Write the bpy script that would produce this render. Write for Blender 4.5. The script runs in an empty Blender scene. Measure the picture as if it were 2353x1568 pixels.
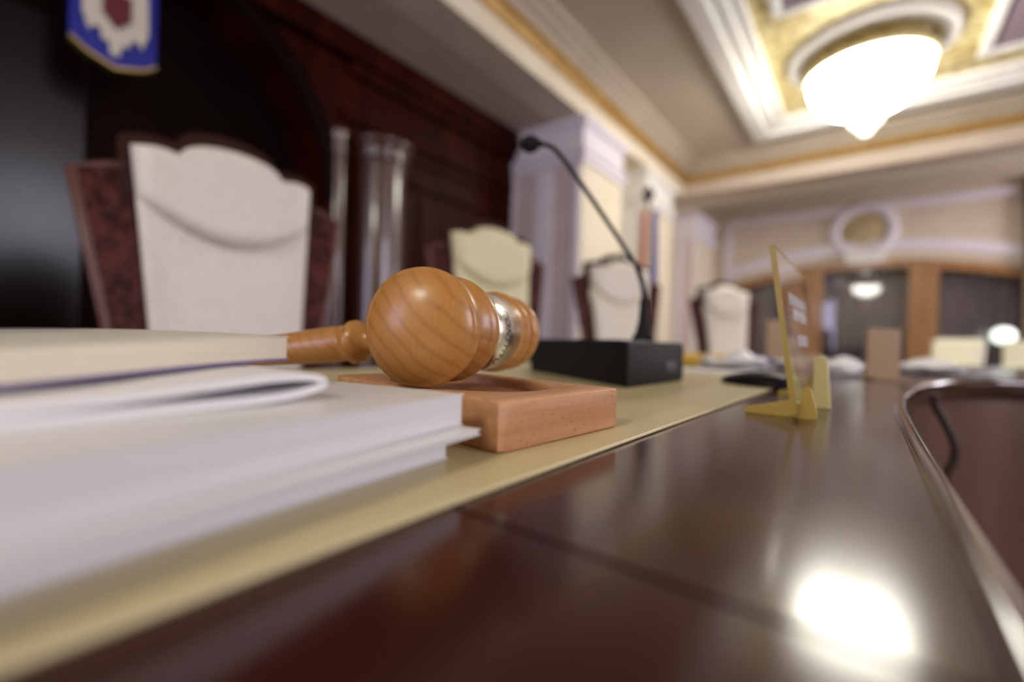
import bpy, bmesh, math, random
from mathutils import Vector, Matrix
random.seed(7)
S = bpy.context.scene
COL = S.collection
EYE = 0.813            # height of the lens above the floor (lens rests about 5 cm above the desk)
DESK = EYE - 0.052     # mahogany surface
MAT = EYE - 0.050      # top of the cream desk mat
R = math.radians

# ------------------------------------------------------------------ camera, world, light, exposure
cam_d = bpy.data.cameras.new('camera'); cam = bpy.data.objects.new('camera', cam_d); COL.objects.link(cam)
yaw, roll, pitch = R(37.9), R(1.55), R(-0.33)
f0 = Vector((-math.sin(yaw), math.cos(yaw), 0)); r0 = Vector((math.cos(yaw), math.sin(yaw), 0)); u0 = Vector((0, 0, 1))
fw = f0*math.cos(pitch) + u0*math.sin(pitch); up = u0*math.cos(pitch) - f0*math.sin(pitch)
rr = r0*math.cos(roll) + up*math.sin(roll); uu = up*math.cos(roll) - r0*math.sin(roll)
cam.matrix_world = Matrix(((rr.x, uu.x, -fw.x, 0), (rr.y, uu.y, -fw.y, 0), (rr.z, uu.z, -fw.z, EYE), (0, 0, 0, 1)))
cam_d.sensor_width = 36; cam_d.lens = 16.0; cam_d.clip_start = 0.005; cam_d.clip_end = 100
cam_d.dof.use_dof = True; cam_d.dof.focus_distance = 0.25; cam_d.dof.aperture_fstop = 2.3
S.camera = cam
S.view_settings.view_transform = 'Standard'; S.view_settings.look = 'None'
S.view_settings.gamma = 1; S.view_settings.use_curve_mapping = False
S.view_settings.exposure = 0.42
w = bpy.data.worlds.new('world'); S.world = w; w.use_nodes = True
w.node_tree.nodes['Background'].inputs[0].default_value = (0.55, 0.6, 1.0, 1)
w.node_tree.nodes['Background'].inputs[1].default_value = 0.25
S.cycles.max_bounces = 8; S.cycles.diffuse_bounces = 4;
S.cycles.use_adaptive_sampling = True; S.cycles.adaptive_threshold = 0.025; S.cycles.use_denoising = True
LAMP = 22.5            # emission of the chandelier bowls
def area(name, loc, rot, sx, sy, power, col):
    d = bpy.data.lights.new(name, 'AREA'); d.shape = 'RECTANGLE'; d.size = sx; d.size_y = sy; d.energy = power; d.color = col
    o = bpy.data.objects.new(name, d); COL.objects.link(o); o.location = loc; o.rotation_euler = rot
    return o
# dusk daylight entering through the tall window in the wall behind the photographer
area('window_daylight', (-1.85, -4.3, 1.75), (R(90), 0, 0), 1.6, 1.9, 38, (0.78, 0.74, 1.0))

area('side_window_daylight', (4.1, 1.1, 2.05), (R(90), 0, R(90)), 1.6, 1.7, 72, (0.90, 0.86, 1.0))
area('far_fill_light', (4.1, 7.9, 1.75), (R(90), 0, R(90)), 1.5, 2.0, 75, (0.95, 0.87, 0.95))  # added unseen light that brightens the far wall and frieze

# ------------------------------------------------------------------ materials
def mat(name, col, rough=0.5, metal=0.0, spec=0.5, coat=0.0, emit=None, estr=0, trans=0.0, ior=1.45):
    m = bpy.data.materials.new(name); m.use_nodes = True
    b = m.node_tree.nodes['Principled BSDF']
    b.inputs['Base Color'].default_value = (*col, 1); b.inputs['Roughness'].default_value = rough
    b.inputs['Metallic'].default_value = metal; b.inputs['Specular IOR Level'].default_value = spec
    b.inputs['Coat Weight'].default_value = coat; b.inputs['Coat Roughness'].default_value = 0.06
    b.inputs['Transmission Weight'].default_value = trans; b.inputs['IOR'].default_value = ior
    if emit:
        b.inputs['Emission Color'].default_value = (*emit, 1); b.inputs['Emission Strength'].default_value = estr
    return m
def ramp_tex(m, kind, c1, c2, scale=(1, 1, 1), rot=(0, 0, 0), lo=0.3, hi=0.7, bump=0.0, **kw):
    nt = m.node_tree; N = nt.nodes; b = N['Principled BSDF']
    tc = N.new('ShaderNodeTexCoord'); mp = N.new('ShaderNodeMapping')
    mp.inputs['Scale'].default_value = scale; mp.inputs['Rotation'].default_value = rot
    nt.links.new(tc.outputs['Object'], mp.inputs['Vector'])
    t = N.new('ShaderNodeTexWave' if kind == 'wave' else 'ShaderNodeTexNoise')
    for k, v in kw.items(): t.inputs[k].default_value = v
    nt.links.new(mp.outputs[0], t.inputs['Vector'])
    fac = t.outputs['Fac']
    r = N.new('ShaderNodeValToRGB'); r.color_ramp.elements[0].position = lo; r.color_ramp.elements[1].position = hi
    r.color_ramp.elements[0].color = (*c1, 1); r.color_ramp.elements[1].color = (*c2, 1)
    nt.links.new(fac, r.inputs[0]); nt.links.new(r.outputs[0], b.inputs['Base Color'])
    if bump:
        bp = N.new('ShaderNodeBump'); bp.inputs['Strength'].default_value = bump; bp.inputs['Distance'].default_value = 0.01
        nt.links.new(fac, bp.inputs['Height']); nt.links.new(bp.outputs[0], b.inputs['Normal'])
    return m, r
def overlay_noise(m, rmp, col, scale, lo, hi, detail=2.0, rot=(0, 0, 0), strength=0.6):
    """small darker flecks mixed over the ramp colour"""
    nt = m.node_tree; N = nt.nodes; b = N['Principled BSDF']
    tc = N.new('ShaderNodeTexCoord'); mp = N.new('ShaderNodeMapping'); mp.inputs['Scale'].default_value = scale; mp.inputs['Rotation'].default_value = rot
    n = N.new('ShaderNodeTexNoise'); n.inputs['Scale'].default_value = 1.0; n.inputs['Detail'].default_value = detail
    nt.links.new(tc.outputs['Object'], mp.inputs[0]); nt.links.new(mp.outputs[0], n.inputs['Vector'])
    mr = N.new('ShaderNodeMapRange'); mr.inputs['From Min'].default_value = lo; mr.inputs['From Max'].default_value = hi
    mr.inputs['To Max'].default_value = strength
    nt.links.new(n.outputs['Fac'], mr.inputs[0])
    mx = N.new('ShaderNodeMix'); mx.data_type = 'RGBA'
    nt.links.new(mr.outputs[0], mx.inputs['Factor']); nt.links.new(rmp.outputs[0], mx.inputs['A']); mx.inputs['B'].default_value = (*col, 1)
    nt.links.new(mx.outputs['Result'], b.inputs['Base Color'])

M = {}
m = mat('beech_gavel', (0.5, 0.22, 0.06), 0.36, coat=0.30); m.node_tree.nodes['Principled BSDF'].inputs['Coat Roughness'].default_value = 0.2
m, r_ = ramp_tex(m, 'wave', (0.405, 0.180, 0.044), (0.475, 0.222, 0.058), scale=(1, 1, 1), rot=(0.1, 0.15, 0.80), lo=0.0, hi=0.38, Scale=40.0, Distortion=3.2, Detail=2.0, **{'Detail Scale': 1.0})
overlay_noise(m, r_, (0.30, 0.12, 0.03), (900, 160, 900), 0.52, 0.72, strength=0.35)
M['beech'] = m
m = mat('beech_block', (0.5, 0.25, 0.12), 0.45, spec=0.3, coat=0.0)
m, r_ = ramp_tex(m, 'noise', (0.50, 0.255, 0.125), (0.64, 0.355, 0.19), scale=(90, 9, 160), lo=0.35, hi=0.68, Scale=1.0, Detail=4.0)
overlay_noise(m, r_, (0.22, 0.08, 0.03), (1500, 260, 1500), 0.63, 0.70, strength=0.75)
M['block'] = m
m = mat('recess_wood', (0.28, 0.12, 0.045), 0.45)
M['recess'] = ramp_tex(m, 'noise', (0.26, 0.105, 0.04), (0.34, 0.15, 0.06), scale=(90, 9, 160), Scale=1.0)[0]
m = mat('silver', (0.75, 0.73, 0.70), 0.24, metal=1.0); M['silver'] = m
M['ink'] = mat('engraving', (0.012, 0.011, 0.012), 0.6)
def paper(n, a, b_, s, rough=0.6):
    return ramp_tex(mat(n, a, rough), 'noise', a, b_, scale=s, lo=0.35, hi=0.65, Scale=1.0, Detail=3.0)[0]
M['paper'] = paper('white_paper', (0.82, 0.81, 0.85), (0.88, 0.87, 0.89), (3, 3, 3))
M['pages'] = paper('page_edges', (0.62, 0.61, 0.64), (0.80, 0.79, 0.81), (4, 4, 1500))
M['cover'] = paper('white_cover', (0.76, 0.75, 0.76), (0.80, 0.79, 0.79), (8, 8, 8), 0.35)
M['cream_pages'] = paper('cream_page_edges', (0.66, 0.60, 0.47), (0.76, 0.70, 0.56), (4, 4, 1500))
M['cream_cover'] = paper('cream_cover', (0.58, 0.55, 0.45), (0.70, 0.66, 0.55), (8, 14, 8), 0.4)
M['print'] = mat('grey_print', (0.33, 0.33, 0.36), 0.45)
M['lilac_cover'] = mat('lilac_cover', (0.17, 0.14, 0.30), 0.4)
m = mat('mahogany_desk', (0.05, 0.014, 0.01), 0.16, coat=0.0)
M['desk'] = ramp_tex(m, 'noise', (0.026, 0.0042, 0.0025), (0.052, 0.0085, 0.005), scale=(30, 3, 30), Scale=1.0, Detail=5.0)[0]
m = mat('mahogany_rim', (0.05, 0.02, 0.012), 0.14, coat=0.25); M['rim'] = m
m = mat('mahogany_front', (0.07, 0.022, 0.018), 0.4)
M['desk_front'] = ramp_tex(m, 'noise', (0.10, 0.050, 0.032), (0.15, 0.075, 0.050), scale=(12, 12, 1.5), Scale=1.0, Detail=4.0)[0]
M['seam'] = mat('desk_seam', (0.012, 0.006, 0.005), 0.6)
m = mat('desk_mat', (0.52, 0.42, 0.24), 0.34)
M['mat'] = ramp_tex(m, 'noise', (0.56, 0.475, 0.255), (0.66, 0.575, 0.34), scale=(40, 4, 40), lo=0.35, hi=0.65, Scale=1.0, Detail=4.0)[0]
m = mat('wall_mahogany', (0.05, 0.010, 0.007), 0.45, spec=0.05)
M['wood_wall'] = ramp_tex(m, 'noise', (0.014, 0.0022, 0.0012), (0.046, 0.0065, 0.003), scale=(6, 6, 0.8), Scale=1.0, Detail=5.0)[0]
m = mat('column_mahogany', (0.06, 0.02, 0.015), 0.30, spec=1.0, coat=0.6)
M['wood_col'] = ramp_tex(m, 'noise', (0.05, 0.016, 0.012), (0.085, 0.03, 0.022), scale=(10, 10, 0.8), Scale=1.0, Detail=5.0)[0]
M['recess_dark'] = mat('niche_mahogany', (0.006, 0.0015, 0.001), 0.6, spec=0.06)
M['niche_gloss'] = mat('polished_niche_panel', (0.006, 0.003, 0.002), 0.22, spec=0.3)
m = mat('chair_mahogany', (0.09, 0.03, 0.025), 0.45, spec=0.1)
M['chair_wood'] = ramp_tex(m, 'noise', (0.028, 0.006, 0.005), (0.10, 0.026, 0.020), scale=(45, 45, 30), lo=0.4, hi=0.62, bump=0.4, Scale=1.0, Detail=2.0)[0]
M['chair_rail'] = mat('chair_rail_wood', (0.03, 0.008, 0.005), 0.45, spec=0.12)
M['bead_wood'] = mat('highlit_bead_wood', (0.11, 0.042, 0.033), 0.35, spec=0.5)  # lighter, pinker tone stands for the highlight along the chair beads
M['cream'] = ramp_tex(mat('cream_leather', (0.74, 0.69, 0.60), 0.45), 'noise', (0.69, 0.65, 0.61), (0.76, 0.72, 0.68), scale=(60, 60, 60), Scale=1.0, bump=0.05)[0]
M['cream_w'] = ramp_tex(mat('lamplit_cream_leather', (0.86, 0.80, 0.68), 0.45), 'noise', (0.84, 0.78, 0.66), (0.89, 0.83, 0.72), scale=(60, 60, 60), Scale=1.0, bump=0.05)[0]  # same cream leather, lightened to carry lamp light on the farther chairs
M['cream_y'] = ramp_tex(mat('ivory_leather', (0.76, 0.70, 0.45), 0.42), 'noise', (0.72, 0.66, 0.42), (0.80, 0.74, 0.50), scale=(60, 60, 60), Scale=1.0, bump=0.05)[0]
M['ivory'] = ramp_tex(mat('glossy_ivory_leather', (0.86, 0.84, 0.64), 0.3), 'noise', (0.90, 0.88, 0.68), (0.93, 0.91, 0.75), scale=(40, 40, 40), Scale=1.0)[0]
M['plaster'] = ramp_tex(mat('cream_plaster', (0.74, 0.64, 0.48), 0.6), 'noise', (0.80, 0.71, 0.55), (0.85, 0.77, 0.61), scale=(3, 3, 3), Scale=1.0)[0]
M['ceiling'] = ramp_tex(mat('ceiling_paint', (0.58, 0.50, 0.40), 0.7), 'noise', (0.55, 0.47, 0.37), (0.60, 0.52, 0.42), scale=(2, 2, 2), Scale=1.0)[0]
M['soffit'] = ramp_tex(mat('soffit_paint', (0.50, 0.40, 0.32), 0.7), 'noise', (0.62, 0.52, 0.43), (0.68, 0.58, 0.49), scale=(2, 2, 2), Scale=1.0)[0]
M['fascia'] = ramp_tex(mat('tan_fascia', (0.62, 0.52, 0.42), 0.6), 'noise', (0.60, 0.49, 0.39), (0.65, 0.55, 0.45), scale=(3, 3, 3), Scale=1.0)[0]
M['white'] = ramp_tex(mat('white_moulding', (0.82, 0.80, 0.74), 0.5), 'noise', (0.91, 0.90, 0.86), (0.94, 0.93, 0.90), scale=(4, 4, 4), Scale=1.0)[0]
M['lilac'] = ramp_tex(mat('cool_tint_stucco', (0.74, 0.68, 0.70), 0.55), 'noise', (0.80, 0.75, 0.83), (0.85, 0.80, 0.87), scale=(4, 4, 4), Scale=1.0)[0]  # on the pilasters the lilac stands for cool light from behind the camera
M['rose'] = ramp_tex(mat('cool_lit_stucco', (0.60, 0.50, 0.48), 0.55), 'noise', (0.64, 0.52, 0.53), (0.70, 0.58, 0.59), scale=(4, 4, 4), Scale=1.0)[0]  # mauve tone puts the cool rear light into the pilaster near faces
M['gold_paint'] = ramp_tex(mat('gold_moulding', (0.52, 0.31, 0.09), 0.4, metal=0.25), 'noise', (0.47, 0.27, 0.075), (0.58, 0.36, 0.12), scale=(8, 8, 8), Scale=1.0)[0]
M['gold_orn'] = ramp_tex(mat('gilded_ornament', (0.6, 0.45, 0.12), 0.5, metal=0.05), 'noise', (0.50, 0.37, 0.13), (0.86, 0.76, 0.42), scale=(14, 14, 14), lo=0.4, hi=0.6, bump=0.6, Scale=1.0)[0]
M['boss'] = ramp_tex(mat('dull_gilt_boss', (0.55, 0.44, 0.24), 0.5), 'noise', (0.48, 0.37, 0.19), (0.60, 0.49, 0.28), scale=(12, 12, 12), Scale=1.0)[0]
M['purple'] = mat('mauve_panel', (0.30, 0.22, 0.26), 0.6)
M['tan_panel'] = ramp_tex(mat('tan_panel', (0.60, 0.47, 0.33), 0.6), 'noise', (0.68, 0.58, 0.46), (0.75, 0.65, 0.52), scale=(5, 5, 5), Scale=1.0)[0]
M['oak'] = ramp_tex(mat('honey_oak', (0.38, 0.19, 0.06), 0.35, coat=0.2), 'noise', (0.30, 0.14, 0.045), (0.44, 0.22, 0.075), scale=(20, 20, 2), Scale=1.0, Detail=4.0)[0]
M['curtain'] = ramp_tex(mat('mauve_curtain', (0.13, 0.11, 0.13), 0.8), 'noise', (0.22, 0.185, 0.22), (0.36, 0.30, 0.35), scale=(14, 14, 1), Scale=1.0)[0]
M['dark_band'] = mat('dark_pelmet', (0.03, 0.025, 0.035), 0.7)
M['olive'] = mat('olive_wall', (0.16, 0.12, 0.06), 0.6)
M['floor'] = ramp_tex(mat('parquet', (0.05, 0.025, 0.018), 0.35), 'wave', (0.03, 0.014, 0.01), (0.06, 0.03, 0.02), scale=(1, 1, 1), Scale=3.0, Distortion=2.0)[0]
M['black'] = ramp_tex(mat('black_plastic', (0.008, 0.008, 0.009), 0.5, spec=0.2), 'noise', (0.004, 0.004, 0.005), (0.007, 0.007, 0.008), scale=(400, 400, 400), Scale=1.0)[0]
M['black_gloss'] = mat('black_satin', (0.005, 0.005, 0.007), 0.3, spec=0.3)
M['cable'] = mat('dark_brown_rubber', (0.045, 0.026, 0.026), 0.6)
M['foam'] = mat('black_foam', (0.006, 0.006, 0.006), 0.95)
M['acrylic'] = mat('clear_acrylic', (0.98, 0.96, 0.90), 0.02, trans=1.0, ior=1.38)
M['acrylic_edge'] = mat('yellow_acrylic', (0.66, 0.48, 0.12), 0.22, trans=0.4)
M['acrylic_pale'] = mat('pale_yellow_acrylic', (0.88, 0.80, 0.42), 0.25, trans=0.25)
M['frost'] = mat('frosted_lettering', (0.80, 0.78, 0.86), 0.5)
M['blue'] = mat('royal_blue', (0.012, 0.017, 0.28), 0.4)
M['emblem_cream'] = mat('emblem_cream', (0.62, 0.58, 0.50), 0.5)
M['emblem_red'] = mat('emblem_red', (0.12, 0.012, 0.02), 0.5)
M['gilt'] = mat('gilt', (0.75, 0.55, 0.18), 0.3, metal=0.9)
M['flag_red'] = mat('flag_red', (0.42, 0.012, 0.05), 0.7)
M['flag_yellow'] = mat('flag_yellow', (0.86, 0.76, 0.50), 0.7)
M['flag_blue'] = mat('flag_blue', (0.012, 0.025, 0.30), 0.7)
M['folder_yellow'] = mat('yellow_card', (0.80, 0.50, 0.03), 0.45)
M['folder_blue'] = mat('blue_card', (0.05, 0.06, 0.35), 0.45)
M['tan_card'] = mat('tan_wood_card', (0.34, 0.22, 0.12), 0.45)
M['glow'] = mat('lit_glass', (1, 1, 1), 0.3, emit=(1.0, 0.95, 0.84), estr=LAMP)
M['glow_soft'] = mat('lit_crystal', (0.9, 0.9, 0.85), 0.2, emit=(1.0, 0.95, 0.84), estr=2.5)
M['gold_bead'] = mat('gilt_rim', (0.88, 0.78, 0.42), 0.4, metal=0.1)
M['globe'] = mat('reflection_glow', (1, 1, 1), 0.3, emit=(0.85, 1.0, 0.88), estr=1.3)  # glow standing in for a light mirrored in the right pane
M['glass'] = mat('window_glass', (1, 1, 1), 0.03, trans=1.0, ior=1.5)

# ------------------------------------------------------------------ builders
def obj(name, bm, m, parent=None, smooth=False, bevel=0, subsurf=0, segs=2):
    bmesh.ops.recalc_face_normals(bm, faces=bm.faces)
    me = bpy.data.meshes.new(name); bm.to_mesh(me); bm.free()
    me.materials.append(m)
    if smooth:
        for p in me.polygons: p.use_smooth = True
    o = bpy.data.objects.new(name, me); COL.objects.link(o)
    if parent: o.parent = parent
    if bevel:
        b = o.modifiers.new('bevel', 'BEVEL'); b.width = bevel; b.segments = segs; b.limit_method = 'ANGLE'; b.angle_limit = R(40)
        for p in me.polygons: p.use_smooth = True
        o.modifiers.new('wn', 'WEIGHTED_NORMAL')
    if subsurf:
        s = o.modifiers.new('sub', 'SUBSURF'); s.levels = subsurf; s.render_levels = subsurf
        for p in me.polygons: p.use_smooth = True
    return o
def thing(name, label, cat, loc=(0, 0, 0), rotz=0.0, group=None):
    o = bpy.data.objects.new(name, None); COL.objects.link(o)
    o.location = loc; o.rotation_euler = (0, 0, rotz); o['label'] = label; o['category'] = cat
    o.empty_display_size = 0.05
    if group: o['group'] = group
    return o
def tag(o, label, cat, group=None, kind=None):
    o['label'] = label; o['category'] = cat
    if group: o['group'] = group
    if kind: o['kind'] = kind
    return o
def struct(o, label, cat): return tag(o, label, cat, kind='structure')
def dup(root, loc, rotz, label, group=None):
    r = root.copy(); COL.objects.link(r); r.location = loc; r.rotation_euler = (0, 0, rotz); r['label'] = label
    if group: r['group'] = group
    for ch in list(root.children):
        c = ch.copy(); COL.objects.link(c); c.parent = r
        for g in list(ch.children):
            d = g.copy(); COL.objects.link(d); d.parent = c
    return r
def bm_box(bm, x0, x1, y0, y1, z0, z1, mtx=None):
    v = [bm.verts.new(Vector(p) if mtx is None else mtx @ Vector(p)) for p in
         ((x0, y0, z0), (x1, y0, z0), (x1, y1, z0), (x0, y1, z0), (x0, y0, z1), (x1, y0, z1), (x1, y1, z1), (x0, y1, z1))]
    for f in ((0, 3, 2, 1), (4, 5, 6, 7), (0, 1, 5, 4), (1, 2, 6, 5), (2, 3, 7, 6), (3, 0, 4, 7)): bm.faces.new([v[i] for i in f])
    return bm
def box(*a, mtx=None): return bm_box(bmesh.new(), *a, mtx=mtx)
def bm_prism(bm, pts, h0, h1, plane='XY'):
    """extrude a 2-D outline; plane XY -> along z, YZ -> along x, XZ -> along y"""
    def P(a, b, h): return {'XY': (a, b, h), 'YZ': (h, a, b), 'XZ': (a, h, b)}[plane]
    A = [bm.verts.new(P(a, b, h0)) for a, b in pts]; B = [bm.verts.new(P(a, b, h1)) for a, b in pts]
    bm.faces.new(A[::-1]); bm.faces.new(B)
    n = len(pts)
    for i in range(n): bm.faces.new((A[i], A[(i+1) % n], B[(i+1) % n], B[i]))
    return bm
def prism(pts, h0, h1, plane='XY'): return bm_prism(bmesh.new(), pts, h0, h1, plane)
def loft(rings, caps=True, bm=None, closed=True):
    bm = bm or bmesh.new()
    V = [[bm.verts.new(p) for p in r] for r in rings]
    n = len(rings[0])
    for a, b in zip(V, V[1:]):
        for i in range(n if closed else n-1):
            j = (i+1) % n
            bm.faces.new((a[i], a[j], b[j], b[i]))
    if caps: bm.faces.new(V[0][::-1]); bm.faces.new(V[-1])
    return bm
def lathe(prof, n=64, caps=False, bm=None):
    """prof: (radius, z) pairs about the z axis"""
    bm = bm or bmesh.new(); rows = []
    for r, z in prof:
        if r < 1e-7: rows.append([bm.verts.new((0, 0, z))])
        else: rows.append([bm.verts.new((r*math.cos(2*math.pi*i/n), r*math.sin(2*math.pi*i/n), z)) for i in range(n)])
    for a, b in zip(rows, rows[1:]):
        for i in range(n):
            j = (i+1) % n
            if len(a) == 1 and len(b) == 1: continue
            if len(a) == 1: bm.faces.new((a[0], b[j], b[i]))
            elif len(b) == 1: bm.faces.new((a[i], a[j], b[0]))
            else: bm.faces.new((a[i], a[j], b[j], b[i]))
    return bm
def smooth_path(pts, n=8):
    out = []; P = [Vector(p) for p in pts]; P = [2*P[0]-P[1]] + P + [2*P[-1]-P[-2]]
    for i in range(1, len(P)-2):
        p0, p1, p2, p3 = P[i-1:i+3]
        for k in range(n):
            t = k/n
            out.append(0.5*((2*p1) + (p2-p0)*t + (2*p0-5*p1+4*p2-p3)*t*t + (3*p1-p0-3*p2+p3)*t**3))
    out.append(P[-2]); return out
def tube(path, rad, n=12, bm=None):
    """rad: number or list along the path"""
    bm = bm or bmesh.new(); P = [Vector(p) for p in path]; rings = []
    t = (P[1]-P[0]).normalized(); a = t.orthogonal().normalized()
    for i, p in enumerate(P):
        t2 = (P[min(i+1, len(P)-1)] - P[max(i-1, 0)]).normalized()
        a = (a - t2*a.dot(t2)).normalized(); b = t2.cross(a)
        r = rad[i] if isinstance(rad, (list, tuple)) else rad
        rings.append([p + a*(r*math.cos(2*math.pi*k/n)) + b*(r*math.sin(2*math.pi*k/n)) for k in range(n)])
    return loft(rings, True, bm)
def sweep(path, prof, bm=None):
    """sweep a closed (offset, height) profile along a horizontal path; offset to the right of travel"""
    P = [Vector(p) for p in path]; rings = []
    for i, p in enumerate(P):
        t = (P[min(i+1, len(P)-1)] - P[max(i-1, 0)]); t.z = 0; t.normalize(); s = Vector((t.y, -t.x, 0))
        rings.append([p + s*o + Vector((0, 0, h)) for o, h in prof])
    return loft(rings, True, bm)

# ------------------------------------------------------------------ room shell
C24 = EYE + 2.40       # ceiling
XW, XF = -2.85, -2.06  # mahogany wall, face of the beam over it
YF = 9.2               # window wall
struct(obj('floor', box(-3.6, 4.3, -4.6, YF+1.0, -0.1, 0.0), M['floor']), 'dark polished parquet floor of the courtroom', 'floor')
# mahogany wall with a round-headed niche behind the first chair
AC, AZ, AR = 0.52, EYE+0.88, 1.08
arc = [(AC + AR*math.cos(R(a)), AZ + AR*math.sin(R(a))) for a in range(0, 181, 6)]
zt = EYE + 2.03
bm = bmesh.new()
n = len(arc)
def face(pts): return bm.faces.new([bm.verts.new(p) for p in pts])
for i in range(n-1):
    a, b = arc[i], arc[i+1]
    face([(XW, a[0], a[1]), (XW, b[0], b[1]), (XW, b[0], zt), (XW, a[0], zt)])
    face([(XW, a[0], a[1]), (XW, b[0], b[1]), (XW-0.33, b[0], b[1]), (XW-0.33, a[0], a[1])])
for y0, y1 in ((-4.6, AC-AR), (AC+AR, 3.6)): face([(XW, y0, 0), (XW, y1, 0), (XW, y1, zt), (XW, y0, zt)])
for y in (AC-AR, AC+AR): face([(XW, y, 0), (XW, y, AZ), (XW-0.33, y, AZ), (XW-0.33, y, 0)])
bmesh.ops.remove_doubles(bm, verts=bm.verts, dist=1e-5)
wl = struct(obj('wall_left', bm, M['wood_wall']), 'dark mahogany panelled wall behind the chairs with a round-headed niche', 'wall')
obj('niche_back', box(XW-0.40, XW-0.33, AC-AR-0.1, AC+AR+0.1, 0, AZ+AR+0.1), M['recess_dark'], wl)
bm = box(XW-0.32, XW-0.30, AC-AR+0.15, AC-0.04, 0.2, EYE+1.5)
for v in bm.verts: v.co.x += (v.co.z-1.5)*0.022          # added panel, leaned forward to place the side window's reflection
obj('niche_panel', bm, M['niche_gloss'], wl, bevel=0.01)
# raised archivolt round the niche
rings = []
for a in range(0, 181, 5):
    c, s = math.cos(R(a)), math.sin(R(a))
    rings.append([(XW+dx, AC+(AR+dr)*c, AZ+(AR+dr)*s) for dr, dx in ((0.0, 0.0), (0.0, 0.035), (0.05, 0.05), (0.11, 0.03), (0.13, 0.0))])
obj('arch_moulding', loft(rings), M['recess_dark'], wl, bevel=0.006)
bm = bmesh.new()
bm_box(bm, XW, XW+0.10, -4.6, 3.58, EYE+1.86, zt); bm_box(bm, XW, XW+0.06, AC+AR+0.15, 3.58, EYE+1.78, EYE+1.86)
obj('wall_cornice', bm, M['wood_wall'], wl, bevel=0.01)
bm = bmesh.new()
bm_box(bm, XW, XW+0.05, AC+AR+0.10, 3.55, EYE+1.46, EYE+1.52); bm_box(bm, XW, XW+0.035, AC+AR+0.10, 3.55, EYE+1.36, EYE+1.42)
bm_box(bm, XW, XW+0.04, 2.30, 3.5, EYE+1.16, EYE+1.21)
obj('panel_rail', bm, M['wood_wall'], wl, bevel=0.008)
bm = bmesh.new(); bm_box(bm, XW, XW+0.02, 2.40, 3.40, 0.3, EYE+1.10)
obj('wall_panel', bm, M['wood_wall'], wl, bevel=0.012)
bm = bmesh.new(); bm_box(bm, XW, XW+0.02, -3.0, AC-AR-0.2, 0.3, EYE+1.25)
obj('wall_panel', bm, M['wood_wall'], wl, bevel=0.012)
# engaged columns of the mahogany wall
def column(y, rad, name, label):
    t = struct(thing(name, label, 'column', (XW+0.02, y, 0)), label, 'column')
    z1 = EYE+1.34
    obj('shaft', lathe([(rad, 0.25), (rad*1.0, 0.6), (rad*0.96, z1-0.12)], 40), M['wood_col'], t, smooth=True)
    obj('capital', lathe([(rad*0.96, z1-0.12), (rad*1.12, z1-0.10), (rad*1.0, z1-0.07), (rad*1.15, z1-0.02), (rad*1.25, z1), (rad*1.25, z1+0.03), (0, z1+0.03)], 40), M['wood_col'], t, smooth=True)
    obj('plinth', box(-0.02, rad*1.3, -rad*1.3, rad*1.3, 0, 0.25), M['wood_wall'], t, bevel=0.01)
    return t
column(2.02, 0.19, 'trim_1', 'round glossy mahogany column against the dark panelled wall')
column(1.68, 0.05, 'trim_2', 'slim mahogany colonnette beside the niche')
# soffit and beam over the mahogany wall
struct(obj('trim_3', box(XW-0.5, XF-0.006, -4.6, 3.75, zt+0.002, zt+0.06), M['soffit']), 'plain taupe soffit between mahogany wall and beam', 'soffit')
prof = [(0, 2.06), (0.0, 2.20), (0.02, 2.205), (0.02, 2.225), (0.05, 2.26), (0.12, 2.31), (0.20, 2.335), (0.20, 2.36), (0.25, 2.37), (0.25, 2.42), (-0.3, 2.42), (-0.3, 2.06)]
def cornice(path, name, label, fm):
    t = struct(thing(name, label, 'cornice'), label, 'cornice')
    obj('fascia', sweep(path, [(0, 2.03), (0.0, 2.185), (0.01, 2.195), (0.01, 2.235), (-0.3, 2.235), (-0.3, 2.03)]), M[fm], t)
    obj('gilt_cove', sweep(path, [(0.011, 2.195), (0.025, 2.20), (0.045, 2.225), (0.065, 2.25), (0.105, 2.262), (0.105, 2.275), (0.0, 2.28)]), M['gold_paint'], t)
    obj('crown', sweep(path, [(0.08, 2.27), (0.12, 2.31), (0.20, 2.345), (0.20, 2.36), (0.26, 2.37), (0.26, 2.42), (-0.2, 2.42), (-0.2, 2.27)]), M['ceiling'], t)
    return t
YB = 6.45              # near face of the cross beam in front of the window wall
cornice([(XF, -4.5, EYE), (XF, YB-0.0, EYE)], 'trim_4', 'cream beam with gilt cornice running along the chair side', 'plaster')
cornice([(XF, YB, EYE), (4.2, YB, EYE)], 'trim_5', 'tan beam with gilt cornice crossing in front of the window wall', 'fascia')
struct(obj('trim_6', box(XF-0.8, 4.2, YB+0.29, YB+0.62, EYE+2.031, EYE+2.10), M['plaster']), 'underside of the cross beam near the window wall', 'soffit')
struct(obj('ceiling', box(-3.6, 4.3, -4.6, YF+0.5, C24+0.06, C24+0.16), M['ceiling']), 'taupe painted ceiling of the courtroom', 'ceiling')
# ceiling skin with the coffer opening
CX0, CX1, CY0, CY1 = -1.08, 3.2, -4.0, 5.92
bm = bmesh.new()
for a in ((-3.6, CX0, -4.6, YF+0.5), (CX1, 4.3, -4.6, YF+0.5), (CX0, CX1, -4.6, CY0), (CX0, CX1, CY1, YF+0.5)): bm_box(bm, *a, C24, C24+0.06)
struct(obj('trim_7', bm, M['ceiling']), 'lower ceiling band framing the coffer', 'ceiling')
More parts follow.
